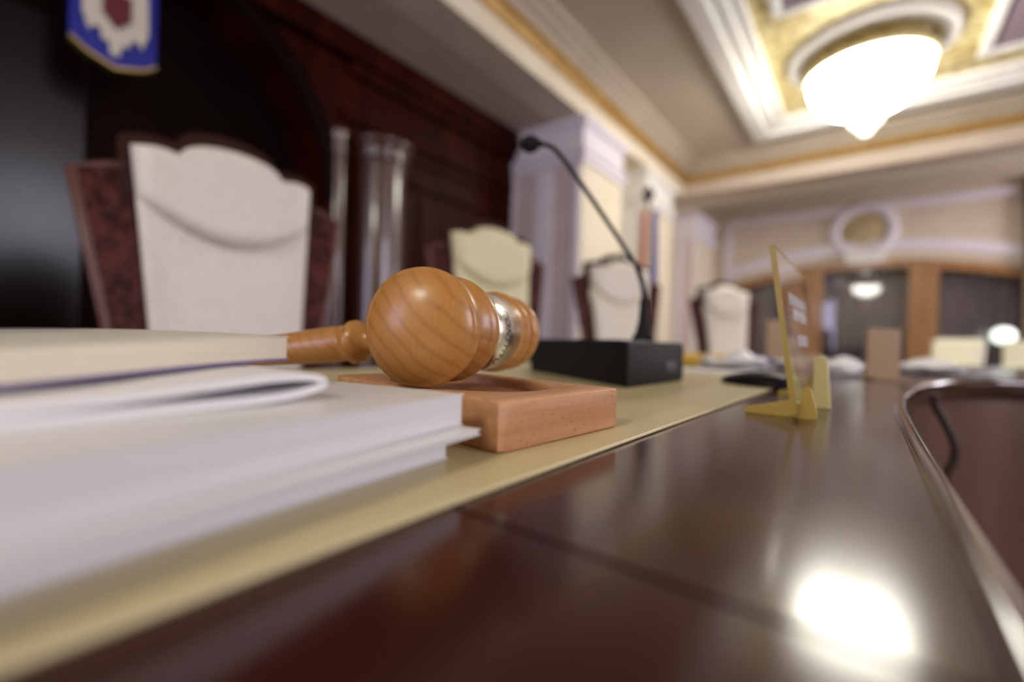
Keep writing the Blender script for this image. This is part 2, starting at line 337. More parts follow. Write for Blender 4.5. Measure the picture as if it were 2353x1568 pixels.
# white stepped frame of the coffer
t = struct(thing('trim_8', 'white stepped plaster frame of the gilded ceiling coffer', 'moulding'), 'white stepped plaster frame of the gilded ceiling coffer', 'moulding')
def frame_bm(x0, x1, y0, y1, w, z0, z1, bm=None):
    bm = bm or bmesh.new()
    for a in ((x0, x0+w, y0, y1), (x1-w, x1, y0, y1), (x0+w, x1-w, y0, y0+w), (x0+w, x1-w, y1-w, y1)): bm_box(bm, *a, z0, z1)
    return bm
obj('outer_step', frame_bm(CX0, CX1, CY0, CY1, 0.15, C24-0.05, C24+0.06), M['white'], t, bevel=0.012)
obj('inner_step', frame_bm(CX0+0.13, CX1-0.13, CY0+0.13, CY1-0.13, 0.12, C24-0.02, C24+0.07), M['white'], t, bevel=0.012)
obj('inner_fillet', frame_bm(CX0+0.24, CX1-0.24, CY0+0.24, CY1-0.24, 0.10, C24+0.005, C24+0.07), M['white'], t, bevel=0.012)
struct(obj('trim_9', box(CX0+0.3, CX1-0.3, CY0+0.3, CY1-0.3, C24+0.05, C24+0.075), M['gold_orn']), 'gilded ornament field inside the ceiling coffer', 'ceiling panel')
def mauve(k, x0, x1, y0, y1, label):
    t = struct(thing('trim_%d' % k, label, 'ceiling panel'), label, 'ceiling panel')
    obj('panel', box(x0, x1, y0, y1, C24+0.035, C24+0.05), M['purple'], t)
    obj('panel_border', frame_bm(x0-0.06, x1+0.06, y0-0.06, y1+0.06, 0.07, C24+0.01, C24+0.05), M['white'], t, bevel=0.01)
mauve(10, -0.55, 0.48, -0.3, 3.78, 'mauve ceiling panel with white border between the two chandeliers')
mauve(11, 0.72, 2.7, 4.15, 5.25, 'mauve ceiling panel with white border beside the lit chandelier')
# plaster medallions over the chandeliers
LX, LY, LY2 = -0.05, 4.70, -2.60
def medallion(k, y, label):
    t = struct(thing('trim_%d' % k, label, 'medallion', (LX, y, C24)), label, 'medallion')
    obj('ring', lathe([(0.56, 0.05), (0.56, 0.0), (0.53, -0.02), (0.50, -0.005), (0.47, -0.02), (0.43, 0.0), (0.43, 0.05)], 64), M['white'], t, smooth=True)
    obj('rose', lathe([(0.43, 0.045), (0.43, 0.02), (0.2, 0.01), (0, 0.01)], 48), M['gold_orn'], t, smooth=True)
medallion(12, LY, 'white ring medallion above the lit chandelier near the windows')
medallion(13, LY2, 'white ring medallion above the chandelier over the desk')

# white pilasters on the chair side
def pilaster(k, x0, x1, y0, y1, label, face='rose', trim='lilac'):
    t = struct(thing('trim_%d' % k, label, 'pilaster'), label, 'pilaster')
    obj('shaft', box(x0, x1, y0, y1, 0, EYE+1.70), M['plaster'], t, bevel=0.006)
    bm = bmesh.new()
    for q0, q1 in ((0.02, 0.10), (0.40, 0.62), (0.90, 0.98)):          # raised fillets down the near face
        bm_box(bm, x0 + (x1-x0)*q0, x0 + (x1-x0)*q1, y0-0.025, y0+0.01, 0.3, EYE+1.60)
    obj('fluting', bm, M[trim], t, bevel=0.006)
    obj('near_face', box(x0+0.01, x1-0.01, y0-0.006, y0+0.01, 0.2, EYE+1.66), M[face], t)  # light tint painted on the side facing the camera
    bm = bmesh.new(); bm_box(bm, x0-0.03, x1+0.03, y0-0.03, y1+0.03, EYE+1.62, EYE+1.70)
    bm_box(bm, x0-0.05, x1+0.05, y0-0.05, y1+0.05, EYE+1.70, EYE+1.74); bm_box(bm, x0-0.01, x1+0.01, y0-0.01, y1+0.01, EYE+1.74, EYE+1.98)
    bm_box(bm, x0-0.05, x1+0.05, y0-0.05, y1+0.05, EYE+1.96, EYE+2.04)
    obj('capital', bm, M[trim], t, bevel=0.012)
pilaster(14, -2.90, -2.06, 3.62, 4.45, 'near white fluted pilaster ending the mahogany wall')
pilaster(15, -2.60, -2.08, 5.15, 6.05, 'second white pilaster, behind the flag', 'white', 'white')
struct(obj('trim_16', box(-3.4, -2.45, 4.4, YF, 0, EYE+2.4), M['plaster']), 'cream plaster wall between the white pilasters', 'wall')
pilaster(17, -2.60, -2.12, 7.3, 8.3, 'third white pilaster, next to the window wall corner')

# window wall
t = struct(thing('wall_far', 'cream panelled wall with the wide arched window', 'wall', (0, YF, 0)), 'cream panelled wall with the wide arched window', 'wall')
WX, WZ, WS = -0.06, EYE+1.10, 1.95             # window centre, springing, half width
SAG = 0.30; WR = (WS*WS+SAG*SAG)/(2*SAG)
def archz(x, off=0.0): return WZ + SAG - WR + math.sqrt(max((WR+off)**2 - (x-WX)**2, 0))
xs = [WX-WS + 2*WS*i/24 for i in range(25)]
bm = bmesh.new(); face_y = 0.0
def q(pts): bm.faces.new([bm.verts.new(p) for p in pts])
for a, b in zip(xs, xs[1:]):
    q([(a, 0, archz(a)), (b, 0, archz(b)), (b, 0, C24+0.02), (a, 0, C24+0.02)])
    q([(a, 0, archz(a)), (b, 0, archz(b)), (b, 0.3, archz(b)), (a, 0.3, archz(a))])
for x0, x1 in ((-3.4, WX-WS), (WX+WS, 4.2)): q([(x0, 0, 0), (x1, 0, 0), (x1, 0, C24+0.02), (x0, 0, C24+0.02)])
q([(WX-WS, 0, 0), (WX+WS, 0, 0), (WX+WS, 0, 0.35), (WX-WS, 0, 0.35)])
for x in (WX-WS, WX+WS): q([(x, 0, 0.35), (x, 0.3, 0.35), (x, 0.3, archz(x)), (x, 0, archz(x))])
bmesh.ops.remove_doubles(bm, verts=bm.verts, dist=1e-5)
obj('wall_face', bm, M['tan_panel'], t)
bm = bmesh.new()
bm_box(bm, -2.15, 1.62, -0.04, 0.01, EYE+2.17, EYE+2.30)                       # top band of the frieze
bm_box(bm, -2.15, -2.02, -0.04, 0.01, EYE+1.15, EYE+2.2)
loft([[(x, -0.04, archz(x, 0.13)), (x, -0.04, archz(x, 0.30)), (x, 0.01, archz(x, 0.30)), (x, 0.01, archz(x, 0.13))] for x in xs], True, bm)
obj('frieze_border', bm, M['lilac'], t, bevel=0.01)
bm = lathe([(0.44, 0.0), (0.44, 0.05), (0.38, 0.075), (0.31, 0.055), (0.29, 0.0)], 48)
bmesh.ops.transform(bm, matrix=Matrix.Translation((-0.09, 0, EYE+1.87)) @ Matrix.Rotation(R(90), 4, 'X'), verts=bm.verts)
obj('roundel', bm, M['lilac'], t, smooth=True)
bm = lathe([(0.29, 0.02), (0.2, 0.05), (0, 0.06)], 40)
bmesh.ops.transform(bm, matrix=Matrix.Translation((-0.09, 0, EYE+1.87)) @ Matrix.Rotation(R(90), 4, 'X'), verts=bm.verts)
obj('roundel_boss', bm, M['boss'], t, smooth=True)
obj('keystone', prism([(-0.30, EYE+1.36), (0.16, EYE+1.36), (0.20, EYE+1.54), (-0.34, EYE+1.54)], -0.09, 0.01, 'XZ'), M['white'], t, bevel=0.02)
struct(obj('trim_18', box(1.66, 2.1, YF-0.12, YF+0.0, 0, C24), M['olive']), 'dark olive pilaster at the right end of the frieze', 'pilaster')
t = struct(thing('window_1', 'wide arched window with honey oak frame and posts', 'window', (0, YF, 0)), 'wide arched window with honey oak frame and posts', 'window')
bm = loft([[(x, -0.03, archz(x, -0.14)), (x, -0.03, archz(x, -0.01)), (x, 0.12, archz(x, -0.01)), (x, 0.12, archz(x, -0.14))] for x in xs])
for x in (WX-WS, WX+WS-0.12): bm_box(bm, x, x+0.12, -0.03, 0.12, 0.35, WZ-0.02)
bm_box(bm, WX-WS, WX+WS, -0.06, 0.15, 0.33, 0.42)
obj('window_frame', bm, M['oak'], t, bevel=0.008)
for x in (-0.76, 0.65): obj('window_post', box(x-0.17, x+0.17, -0.06, 0.12, 0.40, archz(x, -0.05)), M['oak'], t, bevel=0.012)
for a, b in ((WX-WS+0.1, -0.93), (-0.59, 0.48), (0.82, WX+WS-0.1)):
    p = [(a, 0.42)] + [(b, 0.42)] + [(b+(a-b)*i/8, archz(b+(a-b)*i/8, -0.1)) for i in range(9)]
    obj('pane', prism(p, 0.05, 0.058, 'XZ'), M['glass'], t)
k = 0
for a, b, lab in ((WX-WS-0.02, -0.86, 'left'), (-0.72, 0.60, 'middle'), (0.74, WX+WS+0.02, 'right')):
    rows = []
    for z in (0.36, EYE+0.5, EYE+1.5): rows.append([(a+(b-a)*i/90, 0.26+0.035*math.sin(i*0.95)+0.015*math.sin(i*0.37), z) for i in range(91)])
    t_ = obj('curtain', loft(rows, False, closed=False), M['curtain'], smooth=True); t_.location = (0, YF, 0)
    t_.modifiers.new('solid', 'SOLIDIFY').thickness = 0.004
    tag(t_, 'dark mauve pleated curtain behind the %s pane of the arched window' % lab, 'curtain', 'curtains behind the arched window')
struct(obj('trim_19', box(WX-WS-0.2, WX+WS+0.2, YF+0.40, YF+0.5, 0, C24), M['dark_band']), 'dark night outside behind the curtains', 'wall')
bm = bmesh.new()
for a in ((-4.6, 0.2, 0, C24), (2.0, 7.05, 0, C24), (8.75, YF+0.5, 0, C24), (0.2, 2.0, 0, 1.1), (0.2, 2.0, 3.0, C24), (7.05, 8.75, 0, 0.7), (7.05, 8.75, 2.8, C24)): bm_box(bm, 4.2, 4.3, a[0], a[1], a[2], a[3])
for k_, (y0, y1, z0, z1, lab) in enumerate(((0.2, 2.0, 1.1, 3.0, 'tall oak framed window in the side wall opposite the first chair'), (7.05, 8.75, 0.7, 2.8, 'added unseen oak framed window lighting the far wall beyond the cross beam'))):  # second opening added only to hold the far wall's fill light
    w3 = struct(obj('window_%d' % (3+k_), frame_bm(y0, y1, z0, z1, 0.08, -0.05, 0.05), M['oak'], bevel=0.006), lab, 'window')
    w3.rotation_euler = (R(90), 0, R(90)); w3.location = (4.25, 0, 0)
struct(obj('wall_right', bm, M['plaster']), 'cream plaster wall on the side opposite the chairs', 'wall')
t = struct(thing('wall_back', 'cream plaster wall with a tall window behind the photographer', 'wall'), 'cream plaster wall with a tall window behind the photographer', 'wall')
bm = bmesh.new()
for a in ((-3.4, -2.7, 0, C24), (-1.0, 4.3, 0, C24), (-2.7, -1.0, 0, 0.7), (-2.7, -1.0, 2.8, C24)): bm_box(bm, a[0], a[1], -4.6, -4.45, a[2], a[3])
obj('wall_face', bm, M['plaster'], t)
w2 = struct(obj('window_2', frame_bm(-2.7, -1.0, 0.7, 2.8, 0.08, -0.05, 0.05), M['oak'], bevel=0.006), 'tall oak framed window behind the photographer', 'window')
w2.rotation_euler = (R(90), 0, 0); w2.location = (0, -4.52, 0)

# ------------------------------------------------------------------ chandeliers
def chandelier(y, label):
    t = thing('chandelier', label, 'chandelier', (LX, y, C24), 0, 'bowl chandeliers along the ceiling coffer')
    prof = [(0.0, -0.47)] + [(0.41*math.sin(R(a))**0.75, -0.15-0.32*math.cos(R(a))) for a in range(8, 91, 8)] + [(0.41, -0.15), (0.40, -0.13), (0.0, -0.13)]
    obj('bowl', lathe(prof, 64), M['glow'], t, smooth=True)
    bm = lathe([(0.0, -0.125), (0.40, -0.125), (0.412, -0.150), (0.425, -0.150), (0.43, -0.135), (0.42, -0.11), (0.36, -0.095), (0.0, -0.095)], 64)
    for i in range(40):
        a = 2*math.pi*i/40
        bmesh.ops.create_icosphere(bm, subdivisions=1, radius=0.028, matrix=Matrix.Translation((0.42*math.cos(a), 0.42*math.sin(a), -0.12)))
    obj('gilt_rim', bm, M['gold_bead'], t, smooth=True)
    obj('stem', lathe([(0.0, 0.03), (0.16, 0.03), (0.15, 0.0), (0.05, -0.03), (0.03, -0.09), (0.0, -0.09)], 32), M['gold_bead'], t, smooth=True)
    obj('finial', lathe([(0.0, -0.66), (0.035, -0.65), (0.06, -0.61), (0.065, -0.585), (0.10, -0.57), (0.125, -0.53), (0.12, -0.48), (0.08, -0.44), (0, -0.44)], 32), M['glow_soft'], t, smooth=True)
    return t
c1 = chandelier(LY, 'lit bowl chandelier in the gilded coffer near the windows')
dup(c1, (LX, LY2, C24), 0, 'lit bowl chandelier above the desk, seen only as a reflection in glass and polish')

# ------------------------------------------------------------------ desk
t = thing('judges_desk', 'long dark polished mahogany judges desk curving to the right', 'desk', (0, 0, 0))
edge = smooth_path([(0.0235, -0.75, 0), (0.0235, -0.2, 0), (0.0235, 0.15, 0), (0.0232, 0.40, 0), (0.0255, 0.55, 0), (0.037, 0.71, 0), (0.070, 0.93, 0), (0.143, 1.12, 0), (0.25, 1.22, 0), (0.45, 1.30, 0), (0.9, 1.36, 0), (2.4, 1.42, 0)], 8)
back = [(2.4, 2.2), (0.6, 2.2), (0.1, 2.25), (-0.3, 2.3), (-0.55, 2.2), (-0.72, 1.95)]
YS = 0.0990
def cut(pts, y, keep_low):
    out = []
    for i in range(len(pts)):
        a, b = pts[i], pts[(i+1) % len(pts)]
        ia, ib = (a[1] <= y) == keep_low, (b[1] <= y) == keep_low
        if ia: out.append(a)
        if ia != ib:
            s = (y-a[1])/(b[1]-a[1]); out.append((a[0]+s*(b[0]-a[0]), y))
    return out
poly = [(p.x, p.y) for p in edge] + back + [(-0.72, -0.75)]
obj('desk_top', prism(cut(poly, YS-0.0012, True), DESK-0.03, DESK), M['desk'], t)
obj('desk_top', prism(cut(poly, YS+0.0012, False), DESK-0.03, DESK), M['desk'], t)
obj('seam', box(-0.70, 0.022, YS-0.0014, YS+0.0014, DESK-0.02, DESK-0.0012), M['seam'], t)
prof = [(-0.0045, -0.03), (-0.0045, -0.0005), (-0.0035, 0.0016), (-0.001, 0.0026), (0.002, 0.0022), (0.0042, 0.0002), (0.005, -0.003), (0.0055, -0.010), (0.0045, -0.03)]
obj('rim', sweep([p + Vector((0, 0, DESK)) for p in edge], prof), M['rim'], t, smooth=True)
obj('front_panel', sweep(edge, [(-0.03, 0.0), (-0.03, DESK-0.028), (-0.008, DESK-0.028), (-0.008, 0.0)]), M['desk_front'], t)
obj('back_panel', box(-0.60, -0.57, -0.7, 1.95, 0.0, DESK-0.03), M['desk_front'], t)
for y in (-0.72, 1.9): obj('side_panel', box(-0.60, -0.05, y, y+0.03, 0.0, DESK-0.03), M['desk_front'], t)
# cream mat
dm = prism([(-0.102, -0.30), (-0.0981, 0.11), (-0.0873, 0.525), (-0.080, 0.86), (-0.56, 0.95), (-0.62, -0.30)], DESK+0.0001, MAT)
tag(obj('desk_mat', dm, M['mat'], bevel=0.0007), 'long cream desk mat under the books, the wooden block and the microphone', 'desk mat')

# ------------------------------------------------------------------ sound block
ba = math.atan2(0.1053, 0.0008)
t = thing('sound_block', 'rectangular beech sound block with an oval hollow under the gavel head', 'sound block', (-0.1222, 0.1505, MAT))
BW, BL, BH = 0.153, 0.098, 0.0227      # across, along, high ; local x to the left-back, y along the desk
t.rotation_euler = (0, 0, R(-5.2))
NB = 128
def rrect(x0, x1, y0, y1, rad, z):
    """rounded rectangle sampled by angle about its middle"""
    cx, cy, hx, hy = (x0+x1)/2, (y0+y1)/2, (x1-x0)/2, (y1-y0)/2; out = []
    for i in range(NB):
        a = 2*math.pi*i/NB + 0.01; c, s = math.cos(a), math.sin(a)
        k = min(hx/abs(c) if abs(c) > 1e-9 else 9, hy/abs(s) if abs(s) > 1e-9 else 9); px, py = c*k, s*k
        qx, qy = abs(px)-(hx-rad), abs(py)-(hy-rad)
        if qx > 0 and qy > 0:
            d = math.hypot(qx, qy); px = math.copysign(hx-rad+qx/d*rad, px); py = math.copysign(hy-rad+qy/d*rad, py)
        out.append((cx+px, cy+py, z))
    return out
def oval(cx, cy, a_, b_, z): return [(cx+a_*math.cos(2*math.pi*i/NB+0.01), cy+b_*math.sin(2*math.pi*i/NB+0.01), z) for i in range(NB)]
e = 0.0012
X0, X1, Y0, Y1 = -BW, 0.0, 0.0, BL
ocx, ocy, oa, ob_ = -0.0765, 0.047, 0.058, 0.0405
rings = [rrect(X0+e, X1-e, Y0+e, Y1-e, 0.0015, 0.0), rrect(X0, X1, Y0, Y1, 0.002, e), rrect(X0, X1, Y0, Y1, 0.002, BH-e), rrect(X0+e*.3, X1-e*.3, Y0+e*.3, Y1-e*.3, 0.002, BH-e*.3),
         rrect(X0+e, X1-e, Y0+e, Y1-e, 0.002, BH), oval(ocx, ocy, oa, ob_, BH), oval(ocx, ocy, oa-0.001, ob_-0.001, BH-0.0006), oval(ocx, ocy, oa-0.0016, ob_-0.0016, BH-0.002), oval(ocx, ocy, oa-0.0018, ob_-0.0018, BH-0.006)]
o = obj('block', loft(rings), M['block'], t, smooth=True)
o.modifiers.new('es', 'EDGE_SPLIT').split_angle = R(50)
obj('hollow', loft([oval(ocx, ocy, oa-0.0019, ob_-0.0019, BH-0.0075), oval(ocx, ocy, oa-0.0019, ob_-0.0019, BH-0.0057)]), M['recess'], t)

# ------------------------------------------------------------------ gavel
GC = Vector((-0.2147, 0.2312, EYE+0.0046))
ax = Vector((-0.397, 0.918, 0.0)).normalized()            # head axis, pointing away
GR, A1, A2 = 0.0315, 0.080, 0.0432
hd = Vector((-ax.y, ax.x, 0)); pit = R(-6.6)
t = thing('gavel', 'turned beech gavel with a silver band lying on the sound block', 'gavel', GC)
t.rotation_mode = 'QUATERNION'
t.rotation_quaternion = Matrix(((hd.x, 0, ax.x), (hd.y, 0, ax.y), (0, 1, 0))).to_quaternion()
# local frame: x = along the handle, y = up, z = head axis (pointing away)
R_ = GR
def half(sgn):
    p = []
    for a in range(0, 71, 5): p.append((R_*0.955*math.sin(R(a))/math.sin(R(70)), -(A1-0.001) - 0.0040 - 0.0115*(math.cos(R(a))-math.cos(R(70)))/(1-math.cos(R(70)))))
    p += [(R_*0.982, -A1-0.0028), (R_*0.997, -A1-0.0006), (R_, -A1+0.0020), (R_*0.993, -A1+0.0046), (R_*0.965, -A1+0.0070), (R_*0.89, -A1+0.0090), (R_*0.74, -A1+0.0105), (R_*0.65, -A1+0.0125), (R_*0.63, -A1+0.0150),
          (R_*0.65, -A1+0.0190), (R_*0.71, -A1+0.0240), (R_*0.80, -A1+0.0285), (R_*0.91, -A1+0.0322), (R_*0.98, -A2-0.0032), (R_, -A2-0.0010), (R_*0.992, -A2+0.0014), (R_*0.955, -A2+0.0036), (R_*0.905, -A2+0.0056), (R_*0.885, -A2+0.0085)]
    return p
h1 = half(-1)
prof = h1 + [(R_*0.87, -0.026), (R_*0.87, 0.026)] + [(r, -z) for r, z in h1[::-1]]
o = obj('head', lathe(prof, 128), M['beech'], t, smooth=True)
BR = R_*0.885; BZ = 0.0285
obj('band', lathe([(R_*0.86, -BZ), (BR-0.0003, -BZ), (BR, -BZ+0.0004), (BR, BZ-0.0004), (BR-0.0003, BZ), (R_*0.86, BZ)], 128), M['silver'], t, smooth=True)
# engraved capitals bent round the band
tc = bpy.data.curves.new('inscription', 'FONT'); tc.body = 'CONSTITU'; tc.size = 0.0135; tc.shear = 0.35; tc.space_character = 1.12; tc.align_x = 'LEFT'
to = bpy.data.objects.new('inscription_src', tc); COL.objects.link(to)
dg = bpy.context.evaluated_depsgraph_get(); me = bpy.data.meshes.new_from_object(to.evaluated_get(dg))
bpy.data.objects.remove(to); bpy.data.curves.remove(tc)
bm = bmesh.new(); bm.from_mesh(me); bpy.data.meshes.remove(me)
bmesh.ops.triangulate(bm, faces=bm.faces)
for _ in range(3):
    long = [e_ for e_ in bm.edges if e_.calc_length() > 0.0012]
    if long: bmesh.ops.subdivide_edges(bm, edges=long, cuts=1); bmesh.ops.triangulate(bm, faces=[f for f in bm.faces if len(f.verts) > 3])
xs_ = [v.co.x for v in bm.verts]; L = max(xs_)-min(xs_); x0_ = min(xs_)
A_TOP = R(29)                                                   # where the first letter starts, measured from the outward side up
for v in bm.verts:
    s = (v.co.x-x0_)*0.0395/L; th = A_TOP - s/BR; z = v.co.y*1.12-0.0130
    rad = BR+0.00012
    # the side away from the handle is local -x
    v.co = Vector((-rad*math.cos(th), rad*math.sin(th), z))
o = obj('inscription', bm, M['ink'], t)
# handle, drooping to the desk
hp = [(0.0001, 0.02), (0.0085, 0.020), (0.0088, 0.05), (0.0095, 0.078), (0.0110, 0.082), (0.0148, 0.0855), (0.0163, 0.0900), (0.0160, 0.0935), (0.0135, 0.0975), (0.0130, 0.0985), (0.0134, 0.101), (0.0136, 0.108), (0.0132, 0.125), (0.0122, 0.150), (0.0110, 0.185), (0.0100, 0.22), (0.0105, 0.26), (0.0120, 0.285), (0.0142, 0.300), (0.0150, 0.312), (0.0138, 0.325), (0.008, 0.332), (0.0001, 0.334)]
bm = lathe(hp, 64)
# map the lathe axis to the handle direction (+x, pitched down)
hdir = Vector((math.cos(pit), math.sin(pit), 0)); side = Vector((-math.sin(pit), math.cos(pit), 0))
bmesh.ops.transform(bm, matrix=Matrix(((side.x, 0, hdir.x, 0), (side.y, 0, hdir.y, 0), (0, 1, 0, 0), (0, 0, 0, 1))), verts=bm.verts)
obj('handle', bm, M['beech'], t, smooth=True)

# ------------------------------------------------------------------ books and papers (left)
def local_frame(o, origin, ang):
    """local x runs back along the long edge (towards the camera), y away to the left"""
    o.location = origin; o.rotation_euler = (0, 0, ang)
def slab_bm(L_, W_, z0, z1, r=0.0): return box(-L_, 0, 0, W_, z0, z1)
def booklet(name, label, corner, ang_left_of_y, L_, W_, th, pages, cover, cov=0.0007, group=None):
    # ang: direction of the long edge measured left of +Y ; x axis = that direction
    t = thing(name, label, 'booklet', (corner[0], corner[1], EYE+corner[2]), R(90+ang_left_of_y), group)
    obj('page_block', box(-L_+0.001, -0.001, 0.0005, W_-0.001, cov, th-cov), pages, t, bevel=0.0004)
    obj('cover', box(-L_, 0, 0, W_, th-cov, th), cover, t, bevel=0.0003)
    obj('back_cover', box(-L_, 0, 0, W_, 0, cov), cover, t, bevel=0.0003)
    return t
booklet('booklet', 'lowest white bound volume of the stack left of the sound block', (-0.1337, 0.1315, -0.0499), 5.1, 0.30, 0.205, 0.0105, M['pages'], M['cover'], 0.0006, 'white volumes in the stack')
booklet('booklet', 'thin white brochure sticking out of the middle of the stack', (-0.1216, 0.1375, -0.0393), 7.0, 0.30, 0.20, 0.0026, M['pages'], M['cover'], 0.0006, 'white volumes in the stack')
s3 = booklet('booklet', 'thick white softbound volume on top of the stack beside the sound block', (-0.1312, 0.1375, -0.0366), 9.6, 0.30, 0.20, 0.0131, M['pages'], M['cover'], 0.0005, 'white volumes in the stack')
# folded brochure with an open loop at its bend
FT = Vector((-0.1499, 0.0861, EYE))
t = thing('folded_brochure', 'white brochure folded over into a loop beneath the cream booklet', 'brochure', FT, R(90))
cl = smooth_path([(-0.26, 0, -0.0221), (-0.12, 0, -0.0221), (-0.05, 0, -0.0220), (-0.018, 0, -0.0214), (-0.005, 0, -0.0196), (0.0, 0, -0.0175), (-0.004, 0, -0.0154), (-0.016, 0, -0.0150), (-0.035, 0, -0.0164), (-0.065, 0, -0.0188), (-0.12, 0, -0.0195), (-0.26, 0, -0.0196)], 8)
th_ = 0.0012; outer, inner = [], []
for i, p in enumerate(cl):
    d = (cl[min(i+1, len(cl)-1)] - cl[max(i-1, 0)]); d.y = 0; d.normalize(); nrm = Vector((d.z, 0, -d.x))
    outer.append((p + nrm*th_)); inner.append((p - nrm*th_))
ringA = [(p.x, 0.0, p.z) for p in outer] + [(p.x, 0.0, p.z) for p in inner[::-1]]
bm = bmesh.new(); n = len(outer)
V0 = [[bm.verts.new((p.x, y, p.z)) for p in outer] for y in (0.0, 0.15)]; V1 = [[bm.verts.new((p.x, y, p.z)) for p in inner] for y in (0.0, 0.15)]
for i in range(n-1):
    bm.faces.new((V0[0][i], V0[0][i+1], V0[1][i+1], V0[1][i])); bm.faces.new((V1[0][i], V1[0][i+1], V1[1][i+1], V1[1][i]))
    for k in (0, 1): bm.faces.new((V0[k][i], V0[k][i+1], V1[k][i+1], V1[k][i]))
for i in (0, n-1): bm.faces.new((V0[0][i], V0[1][i], V1[1][i], V1[0][i]))
obj('pages', bm, M['paper'], t, smooth=False)
# cream booklet sagging over it
t = thing('cream_booklet', 'cream bound booklet with grey print sagging on top of the pile', 'booklet', (-0.2002, 0.0976, EYE), R(90+17.9))
def sag(x, y):      # height of its underside, x <= 0 towards the camera, y away
    s = min(max(-x/0.14, 0), 1); s = s*s*(3-2*s)
    return -0.0124 - 0.0056*s + 0.0025*math.sin(min(y/0.14, 1)*math.pi)*(0.4+0.6*math.sin(min(-x/0.2, 1)*math.pi))
def bent(x0, x1, y0, y1, h0, h1, nx=24, ny=10):
    bm = bmesh.new(); G = {}
    for k, h in ((0, h0), (1, h1)):
        for i in range(nx+1):
            for j in range(ny+1):
                x = x0+(x1-x0)*i/nx; y = y0+(y1-y0)*j/ny; G[k, i, j] = bm.verts.new((x, y, sag(x, y)+h))
    for i in range(nx):
        for j in range(ny):
            for k in (0, 1): bm.faces.new((G[k, i, j], G[k, i+1, j], G[k, i+1, j+1], G[k, i, j+1]))
    for i in range(nx):
        for j in (0, ny): bm.faces.new((G[0, i, j], G[0, i+1, j], G[1, i+1, j], G[1, i, j]))
    for j in range(ny):
        for i in (0, nx): bm.faces.new((G[0, i, j], G[0, i, j+1], G[1, i, j+1], G[1, i, j]))
    return bm
obj('page_block', bent(-0.24, -0.0006, 0.0005, 0.15, 0.0010, 0.0101), M['cream_pages'], t, smooth=False)
obj('cover', bent(-0.24, 0, 0, 0.15, 0.0101, 0.0107), M['cream_cover'], t)
obj('back_cover', bent(-0.24, 0, 0, 0.15, 0.0, 0.0010), M['lilac_cover'], t)
obj('print', bent(-0.12, -0.045, 0.05, 0.075, 0.01072, 0.01078, 10, 4), M['print'], t)

# ------------------------------------------------------------------ microphone
t = thing('conference_microphone', 'black gooseneck conference microphone on a square base behind the gavel', 'microphone', (-0.2003, 0.4583, MAT), R(0))
# base: local x to the left (towards the judges), y along the desk
bd = math.atan2(0.1602, 0.0093)
BXL, BYL, BZ_ = 0.245, 0.160, 0.0505
bm = bmesh.new()
bx = Vector((-0.2105, 0.1194, 0)).normalized(); by = Vector((0.0093, 0.1602, 0)).normalized()
def bp(x, y, z): return bx*x + by*y + Vector((0, 0, z))
pts = lambda z, i: [bp(i, i, z), bp(BXL-i, i, z), bp(BXL-i, BYL-i, z), bp(i, BYL-i, z)]
o = obj('base', loft([pts(0.0, 0.002), pts(0.004, 0.0), pts(0.044, 0.0), pts(BZ_, 0.003)]), M['black'], t, bevel=0.002)
bm = bmesh.new(); P0 = [bp(0.02, 0.012, BZ_), bp(0.12, 0.012, BZ_), bp(0.12, 0.075, BZ_), bp(0.02, 0.075, BZ_)]
obj('control_panel', loft([P0, [p + Vector((0, 0, 0.0012)) for p in P0]]), M['black_gloss'], t)
for k in range(3):
    a = 0.04+0.03*k; P0 = [bp(a, 0.09, BZ_), bp(a+0.02, 0.09, BZ_), bp(a+0.02, 0.105, BZ_), bp(a, 0.105, BZ_)]
    obj('button', loft([P0, [p + Vector((0, 0, 0.002)) for p in P0]]), M['black_gloss'], t, bevel=0.0006)
P0 = [bp(0.0, 0.098, 0.014), bp(0.0, 0.135, 0.014), bp(0.0, 0.135, 0.026), bp(0.0, 0.098, 0.026)]
nx_ = -bx
obj('socket', loft([P0, [p + nx_*0.0015 for p in P0]]), M['black_gloss'], t, bevel=0.0005)
stem = smooth_path([(-0.2325, 0.5796, 0.000), (-0.2327, 0.5796, 0.0609), (-0.2400, 0.5745, 0.095), (-0.2536, 0.5640, 0.1220), (-0.3010, 0.5280, 0.2049), (-0.3225, 0.5110, 0.240), (-0.3335, 0.5020, 0.2535), (-0.3445, 0.4935, 0.2572), (-0.3570, 0.4840, 0.2565)], 6)
rel = [p - Vector((-0.2003, 0.4583, -0.05)) for p in stem]
rads = [0.0035 if i < 14 else 0.0030 for i in range(len(rel))]
obj('gooseneck', tube(rel, rads, 14), M['black_gloss'], t, smooth=True)
b0 = rel[0]
bm = lathe([(0.0145, 0.0), (0.0145, 0.004), (0.010, 0.012), (0.0068, 0.026), (0.0058, 0.040), (0.0052, 0.055), (0.0036, 0.058)], 32)
bmesh.ops.translate(bm, vec=Vector((b0.x, b0.y, BZ_)), verts=bm.verts)
obj('collar', bm, M['black'], t, smooth=True)
hd_ = (rel[-1]-rel[-4]).normalized(); zq = hd_.to_track_quat('Z', 'Y').to_matrix().to_4x4()
bm = lathe([(0.0, 0.0115), (0.0055, 0.0102), (0.0092, 0.0065), (0.0112, 0.001), (0.0108, -0.005), (0.0085, -0.010), (0.0055, -0.013), (0.0036, -0.017)], 28)
bmesh.ops.transform(bm, matrix=Matrix.Translation(rel[-1]) @ zq, verts=bm.verts)
obj('windscreen', bm, M['foam'], t, smooth=True)

